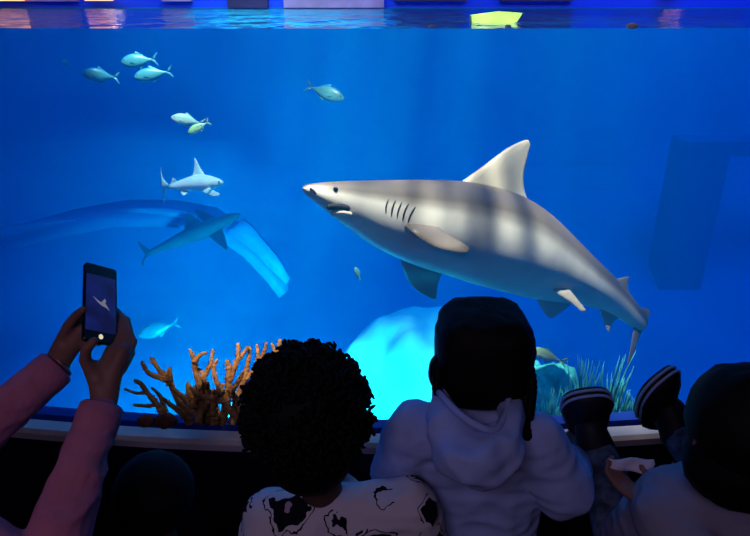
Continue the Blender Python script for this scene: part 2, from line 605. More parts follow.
for px, z, w, mk, lab in [(6, 1.80, .75, 'lamp_warm', 'warm orange strip lamp above the water at the left edge'),
                         (104, 1.80, .42, 'lamp_warm', 'warm orange strip lamp above the water left of the mauve panel'),
                         (668, 1.90, .24, 'lamp_warm', 'warm orange strip lamp above the water at the right'),
                         (118, 2.0, .22, 'lamp_white', 'short white strip lamp above the water at the left')]:
    x = far_x(px)
    t = empty('strip_lamp', (x, TB - .2, z))
    tag(t, lab, 'lamp', 'strip lamps beyond the water')
    MB().box((x - w / 2 - .03, TB - .2, z), (x + w / 2 + .03, TB - .09, z + .05)).build('lamp_housing', M['lamp_case'], t, False)
    MB().tube([(x - w / 2, TB - .21, z), (x + w / 2, TB - .21, z)], .045, 10).build('lamp_tube', M[mk], t)
    MB().box((x - .03, TB - .1, z), (x + .03, TB + .03, z + .04)).build('bracket', M['lamp_case'], t, False)

# lime slab, and white bodies added for bright reflections at the waterline
mb = MB()
x0, x1 = P(464, 10, 2.25).x, P(511, 10, 2.25).x
yf = 2.22
o = [(x0, yf, .0), (x0 + .11, yf - .02, -.004), (x1 - .02, yf, .004), (x1, yf + .02, .03), (x0 + .1, yf + .03, .034), (x0, yf + .02, .022)]
fr = [V((x, y, WATER + z)) for x, y, z in o]
bk = [p + V((0.01, .11, 0)) for p in fr]
mb.rings([fr, bk])
tag(mb.build('lime_slab', M['lime'], smooth=False), 'lime green slab on the water surface', 'float')
for px, lab in [(431, 'tiny white body for a glint on the water left of the lime slab'), (507, 'tiny white body for a glint on the water under the lime slab'), (630, 'larger white body for a glint on the water at the right')]:
    r = .016 if px == 630 else .008
    y = gy((px - 375) / FOC * 1.7) + .16
    x = (px - 375) / FOC * (y / 1.0 * 0.94)
    tag(MB().ell((x, y, WATER + .003), (r, r * .7, r * .5)).build('white_glint', M['white_glint']), lab, 'float', 'bodies added for glints at the waterline')

# ------------------------------------------------------------------ structures in the tank
mb = MB()
a = P(690, 142, 8.6)
b = P(735, 142, 8.6)
px0, px1, py = a.x - .03, b.x - .02, a.y
mb.box((px0, py, TFL), (px1, py + .5, a.z)).box((px1, py, a.z - .20), (7.9, py + .5, a.z))
tag(mb.build('concrete_frame', M['dark_frame'], smooth=False), 'dark blue square post and beam standing in the water at the right', 'frame')

t = empty('viewing_tunnel', P(150, 420, 7.4))
tag(t, 'broad dim arched tunnel with pale edges across the tank bed at left', 'tunnel')
arc = [(-90, 275, 7.0), (-40, 255, 7.0), (0, 240, 7.05), (55, 225, 7.1), (115, 214, 7.2), (170, 214, 7.3), (215, 222, 7.35), (250, 246, 7.4), (275, 272, 7.4), (289, 290, 7.4)]
outerp = [P(*q) for q in arc]
cen = P(140, 420, 7.3)
inn = [p + (cen - p).normalized() * .15 for p in outerp]
back = V((-.2, .9, -.1))
rings = [[po, pi_, pi_ + back, po + back] for po, pi_ in zip(outerp, inn)]
MB().rings(rings).build('arch_shell', M['tunnel'], t)


def lens_strip(pts, name, m, parent, thick=.05):   # pts: (top px, bottom px, depth)
    mb = MB()
    rings = []
    for (ax, ay), (bx, by), d in pts:
        p, q = P(ax, ay, d), P(bx, by, d)
        rings.append([p, q, q + V((0, thick, 0)), p + V((0, thick, 0))])
    mb.rings(rings)
    return mb.build(name, m, parent)


lens_strip([((-40, 244), (-40, 258), 6.85), ((0, 228), (0, 240), 6.9), ((25, 224), (28, 231), 6.95), ((50, 222), (52, 225.5), 7.0), ((75, 219.5), (76, 221), 7.05)], 'pale_edge', M['rim_pale'], t)
lens_strip([((113, 210), (113, 211.5), 7.05), ((140, 208), (142, 213), 7.1), ((170, 209), (172, 217), 7.2), ((195, 213), (195, 219.5), 7.2), ((214, 219), (214, 220.5), 7.2)], 'pale_edge', M['rim_pale'], t)
lens_strip([((243, 220), (226, 233), 7.2), ((252, 227), (240, 241), 7.2), ((263, 241), (254, 252), 7.2), ((278, 258), (270, 269), 7.2), ((290, 279), (286, 284), 7.2)], 'pale_edge', M['rim_pale'], t)

# ------------------------------------------------------------------ tank bed: rocks, pale mound, plants


def rocky(name, c, r, m, amp=.18, fr=2.5, n=40, k=24, seed=0, label=None, cat='rock', group=None, parent=None, flat=True):
    mb = MB().ell(c, r, n, k)
    c = V(c)
    for i, p in enumerate(mb.v):
        d = p - c
        q = V((d.x / r[0], d.y / r[1], d.z / r[2]))
        f = 1 + amp * NZ.noise(q * fr + V((seed * 7.1, seed * 3.3, 0))) + amp * .4 * NZ.noise(q * fr * 3 + V((seed, 0, 5)))
        mb.v[i] = c + d * f
    o = mb.build(name, m, parent)
    if label: tag(o, label, cat, group)
    return o


# shelf under the coral
rocky('rock_shelf', (-.45, 2.02, -.70), (.62, .24, .86), M['reef_rock'], .10, 2.5, seed=2, label='dark rock shelf inside the window carrying the branching coral', cat='rock')
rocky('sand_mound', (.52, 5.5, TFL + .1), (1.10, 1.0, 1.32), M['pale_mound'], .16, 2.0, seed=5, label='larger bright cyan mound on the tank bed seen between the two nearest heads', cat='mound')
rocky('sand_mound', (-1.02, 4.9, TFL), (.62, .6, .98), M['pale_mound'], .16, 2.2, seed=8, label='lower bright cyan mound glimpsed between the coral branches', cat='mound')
rocky('reef_rock', (1.00, 3.55, -1.5), (.55, .5, 1.02), M['reef_green'], .2, 3.0, seed=9, label='green speckled reef rock behind the small yellow-tailed fish', cat='rock')
rocky('red_pebble', P(146, 421, 1.86) , (.026, .02, .018), M['red_rock'], .2, 2, 16, 10, 1, 'smaller reddish pebble at the foot of the coral, furthest left', 'stone', 'reddish stones by the coral')
rocky('red_pebble', P(166, 420.5, 1.86), (.034, .024, .022), M['red_rock'], .2, 2, 16, 10, 3, 'larger reddish pebble at the foot of the left coral branch', 'stone', 'reddish stones by the coral')

# ---- branching coral


def branch(mb, pts, r0, r1, sub=6):
    # pts: (px, py, depth) -> smooth, knobbly tapered branch
    w = [P(*p) for p in pts]
    sm, rad = [], []
    m = len(w)
    for i in range(m - 1):
        p0, p1, p2, p3 = w[max(i - 1, 0)], w[i], w[i + 1], w[min(i + 2, m - 1)]
        for k in range(sub):
            q = k / sub
            v = .5 * ((2 * p1) + (-p0 + p2) * q + (2 * p0 - 5 * p1 + 4 * p2 - p3) * q * q + (-p0 + 3 * p1 - 3 * p2 + p3) * q ** 3)
            sm.append(v)
    sm.append(w[-1])
    N = len(sm)
    for i in range(N):
        q = i / (N - 1)
        rad.append((r0 + (r1 - r0) * q) * (1 + .22 * NZ.noise(sm[i] * 90)))
    sm.append(sm[-1] + (sm[-1] - sm[-2]).normalized() * r1 * .8)
    rad.append(r1 * .4)
    mb.tube(sm, rad, 8)
    for i in range(2, N - 1, 2):     # little knobs
        if random.random() < .75:
            d = V((random.uniform(-1, 1), random.uniform(-1, 1), random.uniform(-.2, 1))).normalized()
            mb.cone(sm[i], rad[i] * .6, sm[i] + d * rad[i] * 1.5, rad[i] * .3, 6)
    return mb


D0 = 1.93
coral_sets = [
    ('branching_coral', 'small orange-brown branching coral with two forked arms at the far left of the reef', [
        ([(168, 420, D0), (160, 408, D0 - .01), (150, 396, D0), (141, 384, D0), (135, 381, D0)], .009, .004),
        ([(153, 399, D0), (146, 393, D0), (136, 393, D0), (125, 389, D0 - .02)], .006, .003),
        ([(155, 405, D0), (147, 406, D0 - .02), (134, 405, D0 - .03)], .006, .0035),
        ([(166, 412, D0 + .03), (160, 396, D0 + .06), (152, 388, D0 + .08)], .007, .003)]),
    ('branching_coral', 'tall orange-brown branching coral with dense forked arms beside the curly head', [
        ([(190, 424, D0), (184, 410, D0), (176, 396, D0), (171, 384, D0), (168, 372, D0)], .011, .006),
        ([(171, 382, D0), (162, 378, D0), (150, 374, D0 - .01), (144, 366, D0 - .02), (142, 362, D0 - .02)], .008, .004),
        ([(169, 378, D0), (160, 371, D0 + .01), (154, 362, D0 + .02), (151, 358, D0 + .02)], .007, .004),
        ([(171, 382, D0), (170, 374, D0 - .02), (169, 368, D0 - .02)], .006, .004),
        ([(192, 422, D0), (181, 412, D0 - .03), (171, 405, D0 - .05), (162, 398, D0 - .06)], .010, .004),
        ([(205, 424, D0), (198, 408, D0), (190, 394, D0 - .01), (188, 384, D0 - .01)], .011, .006),
        ([(210, 424, D0 + .02), (206, 405, D0 + .03), (200, 385, D0 + .02), (195, 370, D0 + .02), (194, 360, D0 + .01), (190, 350, D0)], .011, .004),
        ([(195, 362, D0 + .01), (200, 355, D0), (206, 353, D0)], .006, .0035),
        ([(200, 386, D0 + .02), (206, 373, D0 + .04), (211, 362, D0 + .04), (213, 350, D0 + .04)], .008, .0035),
        ([(206, 376, D0 + .03), (199, 370, D0 + .05), (196, 366, D0 + .06)], .006, .004),
        ([(215, 424, D0 - .02), (212, 406, D0 - .03), (208, 390, D0 - .04), (203, 378, D0 - .05)], .011, .005),
        ([(222, 424, D0 + .01), (226, 405, D0), (228, 385, D0), (229, 368, D0), (227, 361, D0)], .011, .005),
        ([(228, 382, D0), (234, 369, D0 + .01), (238, 356, D0 + .02), (238, 344, D0 + .02)], .009, .004),
        ([(236, 362, D0 + .02), (243, 354, D0 + .03), (248, 347, D0 + .03)], .006, .0035),
        ([(232, 424, D0 + .05), (237, 400, D0 + .05), (244, 380, D0 + .05), (248, 362, D0 + .05), (250, 348, D0 + .05)], .011, .004),
        ([(244, 380, D0 + .05), (256, 368, D0 + .06), (264, 352, D0 + .06), (266, 343, D0 + .06)], .008, .0035),
        ([(256, 368, D0 + .06), (258, 356, D0 + .08), (257, 345, D0 + .08)], .006, .0035),
        ([(240, 424, D0 + .08), (256, 395, D0 + .08), (270, 370, D0 + .08), (278, 350, D0 + .08), (280, 340, D0 + .08)], .011, .004),
        ([(270, 370, D0 + .08), (275, 355, D0 + .10), (272, 344, D0 + .10)], .006, .0035),
        ([(244, 424, D0 - .04), (232, 412, D0 - .06), (222, 400, D0 - .07), (218, 388, D0 - .07)], .010, .005),
        ([(224, 402, D0 - .07), (212, 398, D0 - .09), (200, 396, D0 - .10), (191, 388, D0 - .10)], .008, .005),
        ([(200, 416, D0 - .07), (188, 410, D0 - .09), (178, 402, D0 - .10)], .009, .004),
        ([(222, 392, D0 - .02), (215, 378, D0 - .01), (214, 367, D0), (217, 360, D0)], .007, .004),
        ([(230, 392, D0 - .03), (238, 382, D0 - .04), (243, 372, D0 - .04)], .008, .004)]),
]
for name, lab, br in coral_sets:
    base = P(br[0][0][0][0], 424, D0)
    mb = MB()
    for pts, r0, r1 in br: branch(mb, pts, r0 * 1.3, r1 * 1.3)
    if len(br) > 8:
        for k in range(22):
            x, y = random.uniform(186, 252), random.uniform(408, 422)
            d = D0 + random.uniform(-.10, .06)
            a = random.uniform(-1, 1)
            L = random.uniform(14, 34)
            branch(mb, [(x, y + 4, d), (x + a * L * .3, y - L * .4, d + .02), (x + a * L * .75, y - L * .75, d + random.uniform(-.05, .05)), (x + a * L * .8, y - L, d + random.uniform(-.06, .06))], .011, .005)
    tag(mb.build(name, M['coral'], origin=base), lab, 'coral', 'branching corals')

# ---- seagrass plumes at the right
random.seed(21)
for k, (px, py, h, lab) in enumerate([
        (548, 424, .22, 'green seagrass clump nearest the hooded child'),
        (570, 424, .26, 'green seagrass clump just left of the lower sneaker'),
        (580, 424, .46, 'tall green seagrass clump standing behind the lower sneaker'),
        (604, 424, .47, 'tallest pale green seagrass clump between the two sneakers'),
        (618, 424, .27, 'short green seagrass clump left of the upper sneaker'),
        (632, 424, .20, 'low green seagrass clump behind the upper sneaker')]):
    D = 3.2 + .12 * random.random()
    base = P(px, py, D)
    mb = MB()
    for b_ in range(46):
        a = random.uniform(0, 2 * pi)
        r = random.uniform(0, .06)
        hh = h * random.uniform(.35, 1) * (1 - r * 3)
        p0 = base + V((r * cos(a), r * sin(a), 0))
        lean = V((cos(a), sin(a), 0)) * random.uniform(.0, .22) * hh
        mb.tube([p0, p0 + lean * .25 + V((0, 0, hh * .4)), p0 + lean * .65 + V((0, 0, hh * .75)), p0 + lean + V((0, 0, hh))], [.006, .007, .006, .002], 5, flat=.35)
    tag(mb.build('seagrass_clump', M['seagrass'], origin=base), lab, 'seagrass', 'seagrass clumps on the reef rock')
rocky('reef_rock', P(590, 470, 3.35), (.52, .22, .26), M['reef_green'], .15, 3.0, seed=4, label='low green reef rock rooting the seagrass clumps', cat='rock')

# ------------------------------------------------------------------ sharks


def body_rings(st, dep, wr, nose_col, cols, n=28):
    """st: list of ((tx,ty),(bx,by)); dep(x) depth; returns rings and colours; angle 0 = back, pi/2 = camera side"""
    tops = [P(a[0], a[1], dep((a[0] + b[0]) / 2)) for a, b in st]
    bots = [P(b[0], b[1], dep((a[0] + b[0]) / 2)) for a, b in st]
    cen = [(p + q) / 2 for p, q in zip(tops, bots)]
    rings, colr = [], []
    m = len(st)
    for i in range(m):
        tan = (cen[min(i + 1, m - 1)] - cen[max(i - 1, 0)]).normalized()
        up = (tops[i] - bots[i]) / 2
        side = tan.cross(up).normalized()
        if side.dot(CAM - cen[i]) < 0: side = -side
        side *= up.length * (wr[i] if isinstance(wr, list) else wr)
        ring = []
        for j in range(n):
            a = 2 * pi * j / n
            ring.append(cen[i] + up * cos(a) + side * sin(a))
            h = cos(a)
            k = min(1, max(0, (h - .08) / .40))
            k = k * k * (3 - 2 * k)
            c = [cols[1][q] * (1 - k) + cols[0][q] * k for q in range(3)]
            colr.append(tuple(c))
        rings.append(ring)
    return rings, colr, cen


def subdivide_st(st, k):
    out = []
    m = len(st)

    def cr(p0, p1, p2, p3, q):
        return tuple(.5 * (2 * p1[i] + (-p0[i] + p2[i]) * q + (2 * p0[i] - 5 * p1[i] + 4 * p2[i] - p3[i]) * q * q + (-p0[i] + 3 * p1[i] - 3 * p2[i] + p3[i]) * q ** 3) for i in range(2))
    for i in range(m - 1):
        A, B, C, D = st[max(i - 1, 0)], st[i], st[i + 1], st[min(i + 2, m - 1)]
        for j in range(k):
            q = j / k
            out.append((cr(A[0], B[0], C[0], D[0], q), cr(A[1], B[1], C[1], D[1], q)))
    out.append(st[-1])
    return out


def smooth_poly(pts, k=4):
    out = []
    m = len(pts)
    for i in range(m - 1):
        p0, p1, p2, p3 = [V(pts[q]) for q in (max(i - 1, 0), i, i + 1, min(i + 2, m - 1))]
        for j in range(k):
            q = j / k
            out.append(.5 * ((2 * p1) + (-p0 + p2) * q + (2 * p0 - 5 * p1 + 4 * p2 - p3) * q * q + (-p0 + 3 * p1 - 3 * p2 + p3) * q ** 3))
    out.append(V(pts[-1]))
    return out


def dep_main(x):
    q = max(0, (x - 303) / 340)
    return 2.62 + 1.15 * q ** 1.1


st = [((302, 187), (302.5, 189.5)), ((304.5, 185.3), (305, 193)), ((309, 184), (311, 198)), ((319, 182.8), (322, 206.5)), ((334, 181.6), (338, 219)), ((352, 181), (355, 231)),
      ((374, 180.3), (376, 246)), ((400, 180), (402, 259)), ((430, 180), (427, 269)), ((460, 181), (450, 276)), ((490, 186), (474, 284)),
      ((520, 196), (501, 291)), ((546, 213), (524, 297)), ((570, 235), (549, 301)), ((593, 257), (575, 304)), ((612, 275), (597, 309)), ((627, 291), (613, 316)),
      ((637, 304), (626, 323)), ((644, 314), (635, 329)), ((647, 320), (640, 331))]
st = subdivide_st(st, 3)
nst = len(st)
wr = [0.95 - 0.15 * min(1, i / 12) - .12 * max(0, (i - 36) / 20) for i in range(nst)]
BACK, BELLY = (0.115, 0.088, 0.068), (0.60, 0.56, 0.49)
rings, colr, cen = body_rings(st, dep_main, wr, None, (BACK, BELLY), 36)
mb = MB().rings(rings, colr)
bvh = BVHTree.FromPolygons([tuple(p) for p in mb.v], mb.f)


def on_main(px, py):
    d = (P(px, py, 1) - CAM).normalized()
    hit = bvh.ray_cast(CAM, d)
    return hit[0], hit[1]


def fpts(pts, off=0.0):
    return smooth_poly([P(p[0], p[1], dep_main(p[0]) + off + (p[2] if len(p) > 2 else 0)) for p in pts])


def nrm_of(l, t):
    a = (l[-1] - l[0]).cross(t[0] - l[0])
    return a


def addfin(mb, lead, trail, th, c, off=0.0):
    l, t = fpts(lead, off), fpts(trail, off)
    mb.fin(l, t, th, nrm_of(l, t), c)


FINC = (0.46, 0.40, 0.31)
addfin(mb, [(452, 188), (480, 168.5), (506, 149), (522, 141), (528, 140)], [(535, 209), (526, 196), (523.5, 178), (527, 158), (530.5, 145)], .045, FINC)
addfin(mb, [(404, 224, -.14), (412, 232, -.25), (433, 246, -.31), (455, 252, -.36), (467, 253, -.38)], [(440, 224, -.13), (440, 229, -.24), (452, 236, -.30), (463, 243, -.36), (470, 249, -.38)], .03, (.13, .10, .08))
addfin(mb, [(398, 252, .05), (402, 266, .10), (408, 281, .2), (419, 292, .26), (433, 299, .3)], [(447, 266, .05), (442, 274, .10), (438.5, 282, .2), (437, 291, .26), (436, 299, .3)], .03, (0.22, 0.2, 0.2))
addfin(mb, [(548, 284, -.13), (558, 294, -.17), (570, 302, -.20), (582, 312, -.22)], [(566, 282, -.12), (571, 291, -.17), (579, 301, -.20), (587, 311, -.22)], .022, (0.36, 0.31, 0.26))
addfin(mb, [(534, 294, .03), (540, 306, .06), (545, 314, .09), (550, 318, .1)], [(576, 298, .03), (568, 307, .06), (560, 313, .09), (553, 318, .1)], .02, (0.3, .28, .27))
addfin(mb, [(598, 306), (602, 317), (605, 325), (608, 332)], [(622, 316), (615, 320), (611, 325), (609.5, 332)], .015, (0.3, .27, .25))
addfin(mb, [(612, 280), (620, 278), (625, 277), (629, 276.5)], [(630, 293), (628, 288), (628, 283), (629.5, 278)], .015, (0.13, .11, .10))
addfin(mb, [(637, 306), (643, 308), (648, 309), (650, 311)], [(645, 325), (647, 322), (648.5, 318), (650, 313)], .014, (0.2, .17, .15))
addfin(mb, [(634, 324), (632, 338), (629.5, 352), (626.5, 367)], [(645, 326), (638, 340), (634, 353), (628, 367)], .02, (0.16, .14, .13))
main = mb.build('shark', M['shark_skin'], colr=True)
tag(main, 'large grey-brown shark with pale flank swimming left across the window', 'shark')
p, nn = on_main(335.5, 189.5)
MB().ell(p, (.012, .012, .012)).build('eye', M['eye_black'], main)
gl = [((388.5, 199.5), (386, 214)), ((395.5, 200.5), (391.5, 217)), ((402, 202), (397, 219)), ((408.5, 204), (402.5, 221)), ((415.5, 207), (408, 222.5))]
for a, b in gl:
    pts = []
    for k in range(7):
        q = k / 6
        x, y = a[0] + (b[0] - a[0]) * q - 1.1 * sin(pi * q), a[1] + (b[1] - a[1]) * q
        h, nn = on_main(x, y)
        pts.append(h + nn * .0005)
    MB().tube(pts, [.0015, .0036, .0042, .0042, .0042, .0036, .0015], 6).build('gill_slit', M['slit'], main)


def surf_path(pts, lift=0.0):
    out = []
    sp_ = smooth_poly([(a, b, 0) for a, b in pts], 4)
    for q in sp_:
        h, nn = on_main(q.x, q.y)
        if h is not None: out.append(h + nn * lift)
    return out


pp = surf_path([(327, 207), (333, 206.5), (341, 206.5), (350, 209.5)], 0)
MB().tube(pp, [.004] + [.014] * (len(pp) - 2) + [.004], 8).build('mouth', M['slit'], main)
pp = surf_path([(331.5, 212.5), (337, 211.5), (344, 211.5), (351.5, 214)], .010)
MB().tube(pp, [.005] + [.011] * (len(pp) - 2) + [.004], 8).build('lower_lip', M['lip'], main)
pp = surf_path([(310, 188.5), (313.5, 190.5), (316, 194)], 0)
MB().tube(pp, .0045, 6).build('nostril', M['slit'], main)


def simple_shark(st, d0, d1, fins, cols, label, wr=.8, eye=None, k=3):
    xs = [(a[0] + b[0]) / 2 for a, b in st]

    def dep(x):
        q = (x - xs[0]) / (xs[-1] - xs[0])
        return d0 + (d1 - d0) * q
    s2 = subdivide_st(st, k)
    rings, colr, cen = body_rings(s2, dep, wr, None, cols, 20)
    mb = MB().rings(rings, colr)
    bv = BVHTree.FromPolygons([tuple(p) for p in mb.v], mb.f)
    for lead, trail, th, off in fins:
        l = smooth_poly([P(p[0], p[1], dep(p[0]) + off * (i / (len(lead) - 1))) for i, p in enumerate(lead)])
        t = smooth_poly([P(p[0], p[1], dep(p[0]) + off * (i / (len(trail) - 1))) for i, p in enumerate(trail)])
        mb.fin(l, t, th, nrm_of(l, t), cols[0])
    o = mb.build('shark', M['shark_skin'], colr=True)
    tag(o, label, 'shark')
    if eye:
        h = bv.ray_cast(CAM, (P(eye[0], eye[1], 1) - CAM).normalized())[0]
        if h: MB().ell(h, (.008, .008, .008), 10, 8).build('eye', M['eye_black'], o)
    return o


simple_shark([((223.5, 182.2), (223.5, 183.6)), ((221, 179.5), (221.5, 185.5)), ((216, 177.3), (216.5, 188)), ((208, 175), (209, 190)), ((198, 174.3), (198, 191.7)), ((186, 178), (186, 191)), ((176, 182), (176, 190)), ((168.5, 184.3), (168.5, 188.7)), ((164, 185), (164, 188))],
             5.0, 5.2, [([(206, 176), (201, 169), (197.5, 162), (195, 157.5)], [(192, 177), (194, 170), (194.5, 163), (194.2, 158.5)], .03, 0),
                        ([(208, 187), (213, 190), (217, 192), (220, 194)], [(200, 189), (207, 194), (213, 196), (219, 195.5)], .02, -.25),
                        ([(178, 182), (175.5, 179.5), (173.5, 178)], [(170, 185), (171.5, 181), (172, 178.5)], .012, 0),
                        ([(190, 190), (187, 193.5), (184, 195.5)], [(180, 190), (181, 193), (182.5, 195)], .012, -.05),
                        ([(169, 185), (163.5, 179), (161.5, 173), (161.3, 167)], [(162, 188), (161.5, 180), (160.8, 174), (160.8, 168)], .016, 0),
                        ([(168, 188), (165.5, 193), (164.6, 198), (163.8, 204)], [(162, 186), (163, 193), (163.2, 198), (163.2, 203)], .014, 0)],
             ((0.52, 0.60, 0.58), (0.85, 0.85, 0.8)), 'small pale shark swimming right near the upper left of the tank', eye=(219, 182))
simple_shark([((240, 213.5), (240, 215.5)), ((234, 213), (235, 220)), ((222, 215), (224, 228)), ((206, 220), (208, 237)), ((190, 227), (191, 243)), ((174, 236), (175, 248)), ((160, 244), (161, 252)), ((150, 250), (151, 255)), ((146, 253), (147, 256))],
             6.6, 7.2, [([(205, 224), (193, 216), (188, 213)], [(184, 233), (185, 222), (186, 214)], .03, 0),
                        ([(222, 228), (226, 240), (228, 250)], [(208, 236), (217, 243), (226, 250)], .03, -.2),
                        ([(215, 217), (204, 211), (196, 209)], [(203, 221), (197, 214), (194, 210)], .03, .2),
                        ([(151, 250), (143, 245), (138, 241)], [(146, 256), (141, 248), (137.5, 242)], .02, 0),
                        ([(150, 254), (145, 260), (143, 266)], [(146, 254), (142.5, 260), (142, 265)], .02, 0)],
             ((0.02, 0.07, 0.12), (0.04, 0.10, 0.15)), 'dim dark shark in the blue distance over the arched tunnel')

# ------------------------------------------------------------------ fish


def fish(nose, tail, h, d, cols, label, tailcol=None, group='small silvery fish in the blue water', yaw=.12):
    """nose, tail in photo pixels; h body height in pixels at depth d"""
    sc_ = d / FOC
    A, B = P(nose[0], nose[1], d - yaw * .1), P(tail[0], tail[1], d + yaw * .1)
    ax = B - A
    L = ax.length
    ax.normalize()
    up = (U_ - ax * U_.dot(ax)).normalized()
    sd = ax.cross(up).normalized()
    H = h * sc_ / 2
    prof = [(0, .04), (.04, .34), (.10, .60), (.20, .88), (.32, 1.0), (.45, .92), (.58, .68), (.68, .42), (.76, .20), (.82, .12), (.85, .12)]
    rings, colr = [], []
    n = 14
    for q, r in prof:
        c = A + ax * (L * q)
        ring = []
        for j in range(n):
            a = 2 * pi * j / n
            ring.append(c + up * H * r * cos(a) + sd * H * r * .42 * sin(a))
            k = (cos(a) + 1) / 2
            colr.append(tuple(cols[1][i] * (1 - k) + cols[0][i] * k for i in range(3)))
        rings.append(ring)
    mb = MB().rings(rings, colr)
    tcx = tailcol or cols[0]

    def at(q, v): return A + ax * (L * q) + up * (H * v)
    mb.fin([at(.82, .1), at(.90, .5), at(1.0, .95)], [at(.86, 0), at(.92, .12), at(.99, .75)], .006, sd, tcx)
    mb.fin([at(.82, -.1), at(.90, -.5), at(1.0, -.95)], [at(.86, 0), at(.92, -.12), at(.99, -.75)], .006, sd, tcx)
    mb.fin([at(.36, .92), at(.42, 1.3)], [at(.70, .35), at(.60, .72)], .005, sd, cols[0])
    mb.fin([at(.44, -.85), at(.50, -1.25)], [at(.72, -.3), at(.62, -.62)], .005, sd, cols[0])
    pf = A + ax * (L * .26) + up * (-H * .15) + (sd if sd.dot(CAM - A) > 0 else -sd) * H * .38
    mb.fin([pf, pf + ax * L * .12 - up * H * .25], [pf - up * H * .25, pf + ax * L * .10 - up * H * .4], .004, sd, cols[0])
    o = mb.build('fish', M['fish_skin'], colr=True)
    tag(o, label, 'fish', group)
    s = sd if sd.dot(CAM - A) > 0 else -sd
    e = A + ax * (L * .09) + up * (H * .16) + s * (H * .21)
    MB().ell(e, (H * .10, H * .10, H * .10), 8, 6).build('eye', M['eye_black'], o)
    return o


SILV = ((0.07, 0.36, 0.38), (0.16, 0.55, 0.52))
fish((82, 73), (120, 78), 14, 4.4, SILV, 'silvery fish furthest left of the trio at the upper left', yaw=.4)
fish((121, 62), (158, 59), 15, 4.6, SILV, 'uppermost silvery fish of the trio at the upper left')
fish((134, 77), (173, 71), 14, 4.5, SILV, 'silvery fish of the upper left trio swimming just under the uppermost one')
fish((171, 117), (205, 124), 12, 4.6, ((0.42, 0.60, 0.36), (0.85, 0.92, 0.80)), 'bright greenish fish above the small pale shark')
fish((188, 133), (210, 121), 9, 4.7, ((0.45, 0.58, 0.10), (0.70, 0.80, 0.40)), 'yellow-green fish tucked below the bright greenish fish')
fish((344, 99), (305, 85), 15, 4.0, SILV, 'lone silvery fish facing right near the top middle')
fish((528, 349), (567, 363), 12, 2.9, ((0.22, 0.42, 0.20), (0.45, 0.62, 0.52)), 'small pale fish with green-yellow tail right of the hooded child', tailcol=(0.20, 0.35, 0.05))
fish((355, 267), (361, 281), 6, 3.2, SILV, 'tiny silvery fish under the jaw of the large shark')
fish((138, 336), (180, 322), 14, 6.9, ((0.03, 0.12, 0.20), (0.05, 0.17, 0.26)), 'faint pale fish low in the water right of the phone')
fish((62, 62), (70, 63), 5, 4.6, SILV, 'tiny pale fish above the upper left trio')

# ------------------------------------------------------------------ people


def hand(mb, w, d, nrm, s=1.0, curl=.5, side=1):
    """relaxed hand: wrist w, direction d, palm normal nrm, side = +1/-1 for the thumb side"""
    w, d, nrm = V(w), V(d).normalized(), V(nrm)
    nrm = (nrm - d * nrm.dot(d)).normalized()
    ac = d.cross(nrm) * side
    k = .078 * s
    for q in (-1.4, -.5, .5, 1.4):
        mb.cone(w + ac * q * .009 * s, .011 * s, w + d * k + ac * q * .013 * s, .010 * s, 10)
    for q, ln in ((1.5, .92), (.5, 1.0), (-.5, .94), (-1.5, .74)):
        p = w + d * k + ac * q * .0135 * s
        a = 0
        for seg, (l, r) in enumerate(((.034, .0078), (.022, .0070), (.017, .0062))):
            a += curl * (.55 if seg == 0 else .8)
            dd = d * cos(a) + nrm * sin(a)
            p2 = p + dd * l * ln * s
            mb.cone(p, r * s, p2, (r - .0007) * s, 8)
            p = p2
    p = w + d * .02 * s + ac * .018 * s
    for l, dd in ((.034, d * .6 + ac * .75 + nrm * .3), (.026, d * .85 + ac * .35 + nrm * .4), (.020, d * .9 + ac * .1 + nrm * .45)):
        p2 = p + dd.normalized() * l * s
        mb.cone(p, .0095 * s, p2, .0085 * s, 8)
        p = p2


def face_bits(root, H, fwd, r, skinmat):
    fwd = V(fwd).normalized()
    up = V((0, 0, 1))
    up = (up - fwd * up.dot(fwd)).normalized()
    rt = fwd.cross(up)
    for s in (-1, 1):
        MB().ell(H + fwd * r * .86 + rt * s * r * .34 + up * r * .02, (r * .13,) * 3, 10, 8).build('eye', M['eye_black'], root)
    pts = [H + fwd * r * (.90 - .10 * abs(q)) + rt * q * r * .30 - up * r * (.52 - .04 * abs(q)) for q in (-1, -.5, 0, .5, 1)]
    MB().tube(pts, [r * .03, r * .06, r * .07, r * .06, r * .03], 6).build('mouth', M['skin_dark'], root)


def head_mb(mb, H, fwd, r, neck, nr):
    fwd = V(fwd).normalized()
    up = V((0, 0, 1))
    up = (up - fwd * up.dot(fwd)).normalized()
    rt = fwd.cross(up)
    mb.cone(H + up * r * .22, r * .92, H - fwd * r * .10 + up * r * .18, r * .94)
    mb.cone(H - up * r * .15 + fwd * r * .15, r * .76, H - up * r * .62 + fwd * r * .34, r * .42)
    mb.cone(H + fwd * r * .84 + up * r * .02, r * .07, H + fwd * r * 1.06 - up * r * .22, r * .13, 8)
    for s in (-1, 1):
        mb.ell(H + rt * s * r * .92 - up * r * .08 - fwd * r * .08, (r * .12, r * .2, r * .28), 10, 8)
    mb.cone(H - up * r * .35 - fwd * r * .15, nr, neck, nr * 1.1)


def standing_legs(pel, s, foot_y=0.0):
    J = {}
    for sg, k in ((-1, 'L'), (1, 'R')):
        hx = pel.x + sg * .065 * s
        J['hip' + k] = V((hx, pel.y, pel.z - .02))
        J['kn' + k] = V((hx + sg * .01, pel.y + .02, pel.z * .53))
        J['an' + k] = V((hx + sg * .012, pel.y - .01, .055))
    return J


